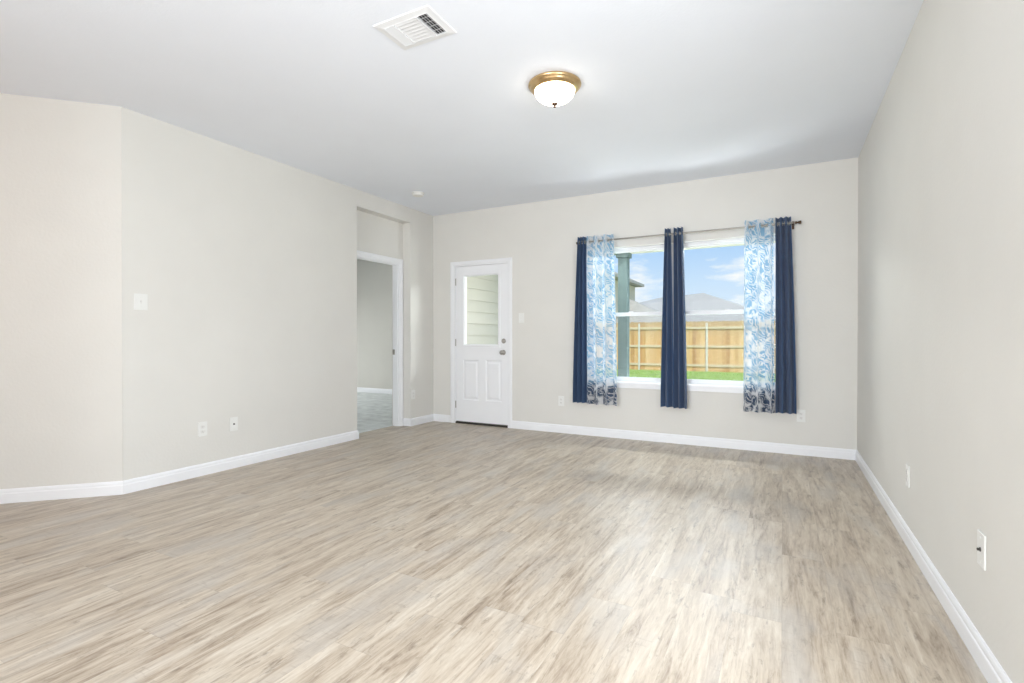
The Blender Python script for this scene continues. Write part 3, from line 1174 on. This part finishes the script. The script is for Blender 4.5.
# thin cross bars behind the right end blades
for y in (-0.055, -0.018, 0.018, 0.055):
    box_obj('cross_bar', (dv + 0.002, y - 0.001, -0.0030), (ix, y + 0.001, -0.0018), M['vent'], vent)

# ------------------------------------------------------------------ smoke detector
sdt = empty('smoke_detector', (-3.627, 4.590, H))
tag(sdt, 'small round white smoke detector on the ceiling above the bedroom doorway', 'smoke detector')
bm = bmesh.new()
add_lathe(bm, [(0, 0), (0.070, 0), (0.071, -0.008), (0.066, -0.010), (0.064, -0.012), (0, -0.012)], 40)
finish('mounting_base', bm, M['plastic'], sdt)
bm = bmesh.new()
add_lathe(bm, [(0.0, -0.010), (0.060, -0.010), (0.060, -0.016), (0.066, -0.018), (0.064, -0.028), (0.050, -0.036), (0.020, -0.038), (0, -0.038)], 40)
finish('detector_cover', bm, M['plastic'], sdt, smooth=False)

# ------------------------------------------------------------------ porch
structure(box_obj('porch_floor', (XL, YE, -0.16), (XR + 0.6, 7.45, -0.04), M['concrete']))
structure(boxes_obj('porch_ceiling', [((XL, YE, 2.50), (XR + 0.8, 7.12, 2.56)), ((XL, 7.12, 2.33), (XR + 0.8, 7.38, 2.72))], M['soffit']))
pp = empty('porch_post', (-2.022, 7.25, -0.04))
tag(pp, 'square grey green porch post standing outside the left window', 'post')
box_obj('shaft', (-0.067, -0.067, 0.14), (0.067, 0.067, 2.30), M['post'], pp, bevel=0.004)
box_obj('capital', (-0.092, -0.092, 2.30), (0.092, 0.092, 2.37), M['post'], pp, bevel=0.004)
box_obj('plinth', (-0.09, -0.09, 0.0), (0.09, 0.09, 0.14), M['post'], pp, bevel=0.004)

# ------------------------------------------------------------------ yard
bm = bmesh.new()
add_box(bm, (-45, 7.45, -0.30), (30, 75, -0.10))
structure(finish('lawn', bm, M['lawn']))
bm = bmesh.new()
rg = random.Random(3)
for k in range(9000):
    x = rg.uniform(-8.5, 0.6)
    y = rg.uniform(12.5, 19.45)
    a = rg.uniform(0, 6.28)
    hgt = rg.uniform(0.03, 0.075)
    w = 0.010
    dx, dy = math.cos(a) * w, math.sin(a) * w
    lx, ly = rg.uniform(-.03, .03), rg.uniform(-.03, .03)
    v = [bm.verts.new((x - dx, y - dy, -0.101)), bm.verts.new((x + dx, y + dy, -0.101)), bm.verts.new((x + lx, y + ly, -0.1 + hgt))]
    bm.faces.new(v)
gr = finish('grass', bm, M['blade'])
gr['kind'] = 'stuff'
tag(gr, 'short green grass in front of the wooden fence', 'grass')

YF = 19.6
fence = empty('wooden_fence', (-3.5, YF, -0.10))
tag(fence, 'tan wooden picket privacy fence with pale rails across the back yard', 'fence')
fx0, fx1 = -12.3, 4.6
bm = bmesh.new()
x = fx0
rf = random.Random(5)
while x < fx1:
    h = 1.83 + rf.uniform(-0.012, 0.012)
    dy = rf.uniform(0, 0.006)
    x2 = x + 0.138
    a = [bm.verts.new((px + 3.5, 0.045 + dy, pz)) for px, pz in ((x, 0), (x2, 0), (x2, h - 0.03), (x2 - 0.03, h), (x + 0.03, h), (x, h - 0.03))]
    b2 = [bm.verts.new((v.co.x, 0.062 + dy, v.co.z)) for v in a]
    bm.faces.new(a)
    bm.faces.new(b2[::-1])
    for i in range(6):
        bm.faces.new((a[i], b2[i], b2[(i + 1) % 6], a[(i + 1) % 6]))
    x += 0.142
finish('picket_panel', bm, M['picket'], fence)
for z in (0.225, 0.915, 1.59):
    box_obj('rail', (fx0 + 3.5, 0.006, z - 0.043), (fx1 + 3.5, 0.044, z + 0.043), M['rail'], fence, bevel=0.003)
for k in range(-3, 4):
    px = -2.42 + k * 2.44 + 3.5
    bm = bmesh.new()
    add_lathe(bm, [(0, -0.1), (0.036, -0.1), (0.036, 1.74), (0.030, 1.765), (0, 1.775)], 16, Matrix.Translation((px, -0.032, 0)))
    finish('post', bm, M['steel'], fence, smooth=False)

# neighbouring houses beyond the fence


def poly_obj(name, verts, faces, m, parent):
    bm = bmesh.new()
    vs = [bm.verts.new(v) for v in verts]
    for f in faces:
        bm.faces.new([vs[i] for i in f])
    return finish(name, bm, m, parent)


def hip_roof(name, x0, x1, y0_, y1_, ze, r0, r1, m, parent, th=0.18):
    """eaves rectangle at height ze; ridge from r0 to r1 (3-D points)"""
    v = [(x0, y0_, ze), (x1, y0_, ze), (x1, y1_, ze), (x0, y1_, ze), r0, r1,
         (x0, y0_, ze - th), (x1, y0_, ze - th), (x1, y1_, ze - th), (x0, y1_, ze - th)]
    f = [(0, 1, 4), (1, 2, 5, 4), (2, 3, 5), (3, 0, 4, 5), (0, 6, 7, 1), (1, 7, 8, 2), (2, 8, 9, 3), (3, 9, 6, 0), (6, 9, 8, 7)]
    return poly_obj(name, v, f, m, parent)


ha = empty('single_storey_house', (-9, 46, -0.10))
tag(ha, 'single storey house with a broad grey hip roof beyond the fence', 'house')
box_obj('house_wall', (-9.0, -3.4, 0), (9.0, 9.0, 2.35), M['stucco'], ha)
hip_roof('roof', -9.5, 9.5, -4.0, 9.6, 2.50, (2.75, -4.0 + 6.2, 5.25), (-1.6, 4.6, 5.15), M['shingle'], ha)

hb = empty('two_storey_house', (-13.0, 34, -0.10))
tag(hb, 'pale two storey house partly behind the left sheer curtain and porch post', 'house')
box_obj('house_wall', (-2.5, -4.5, 0), (3.25, 4.0, 5.05), M['stucco'], hb)
hip_roof('roof', -3.1, 3.8, -5.1, 4.6, 5.25, (0.3, -1.4, 7.0), (0.3, 0.9, 7.0), M['shingle'], hb)
box_obj('garage_wall', (3.25, -1.0, 0), (7.4, 4.0, 1.9), M['stucco'], hb)
hip_roof('garage_roof', 3.3, 7.9, -1.5, 4.5, 2.05, (3.4, 1.0, 4.0), (3.4, 2.0, 4.0), M['shingle'], hb)
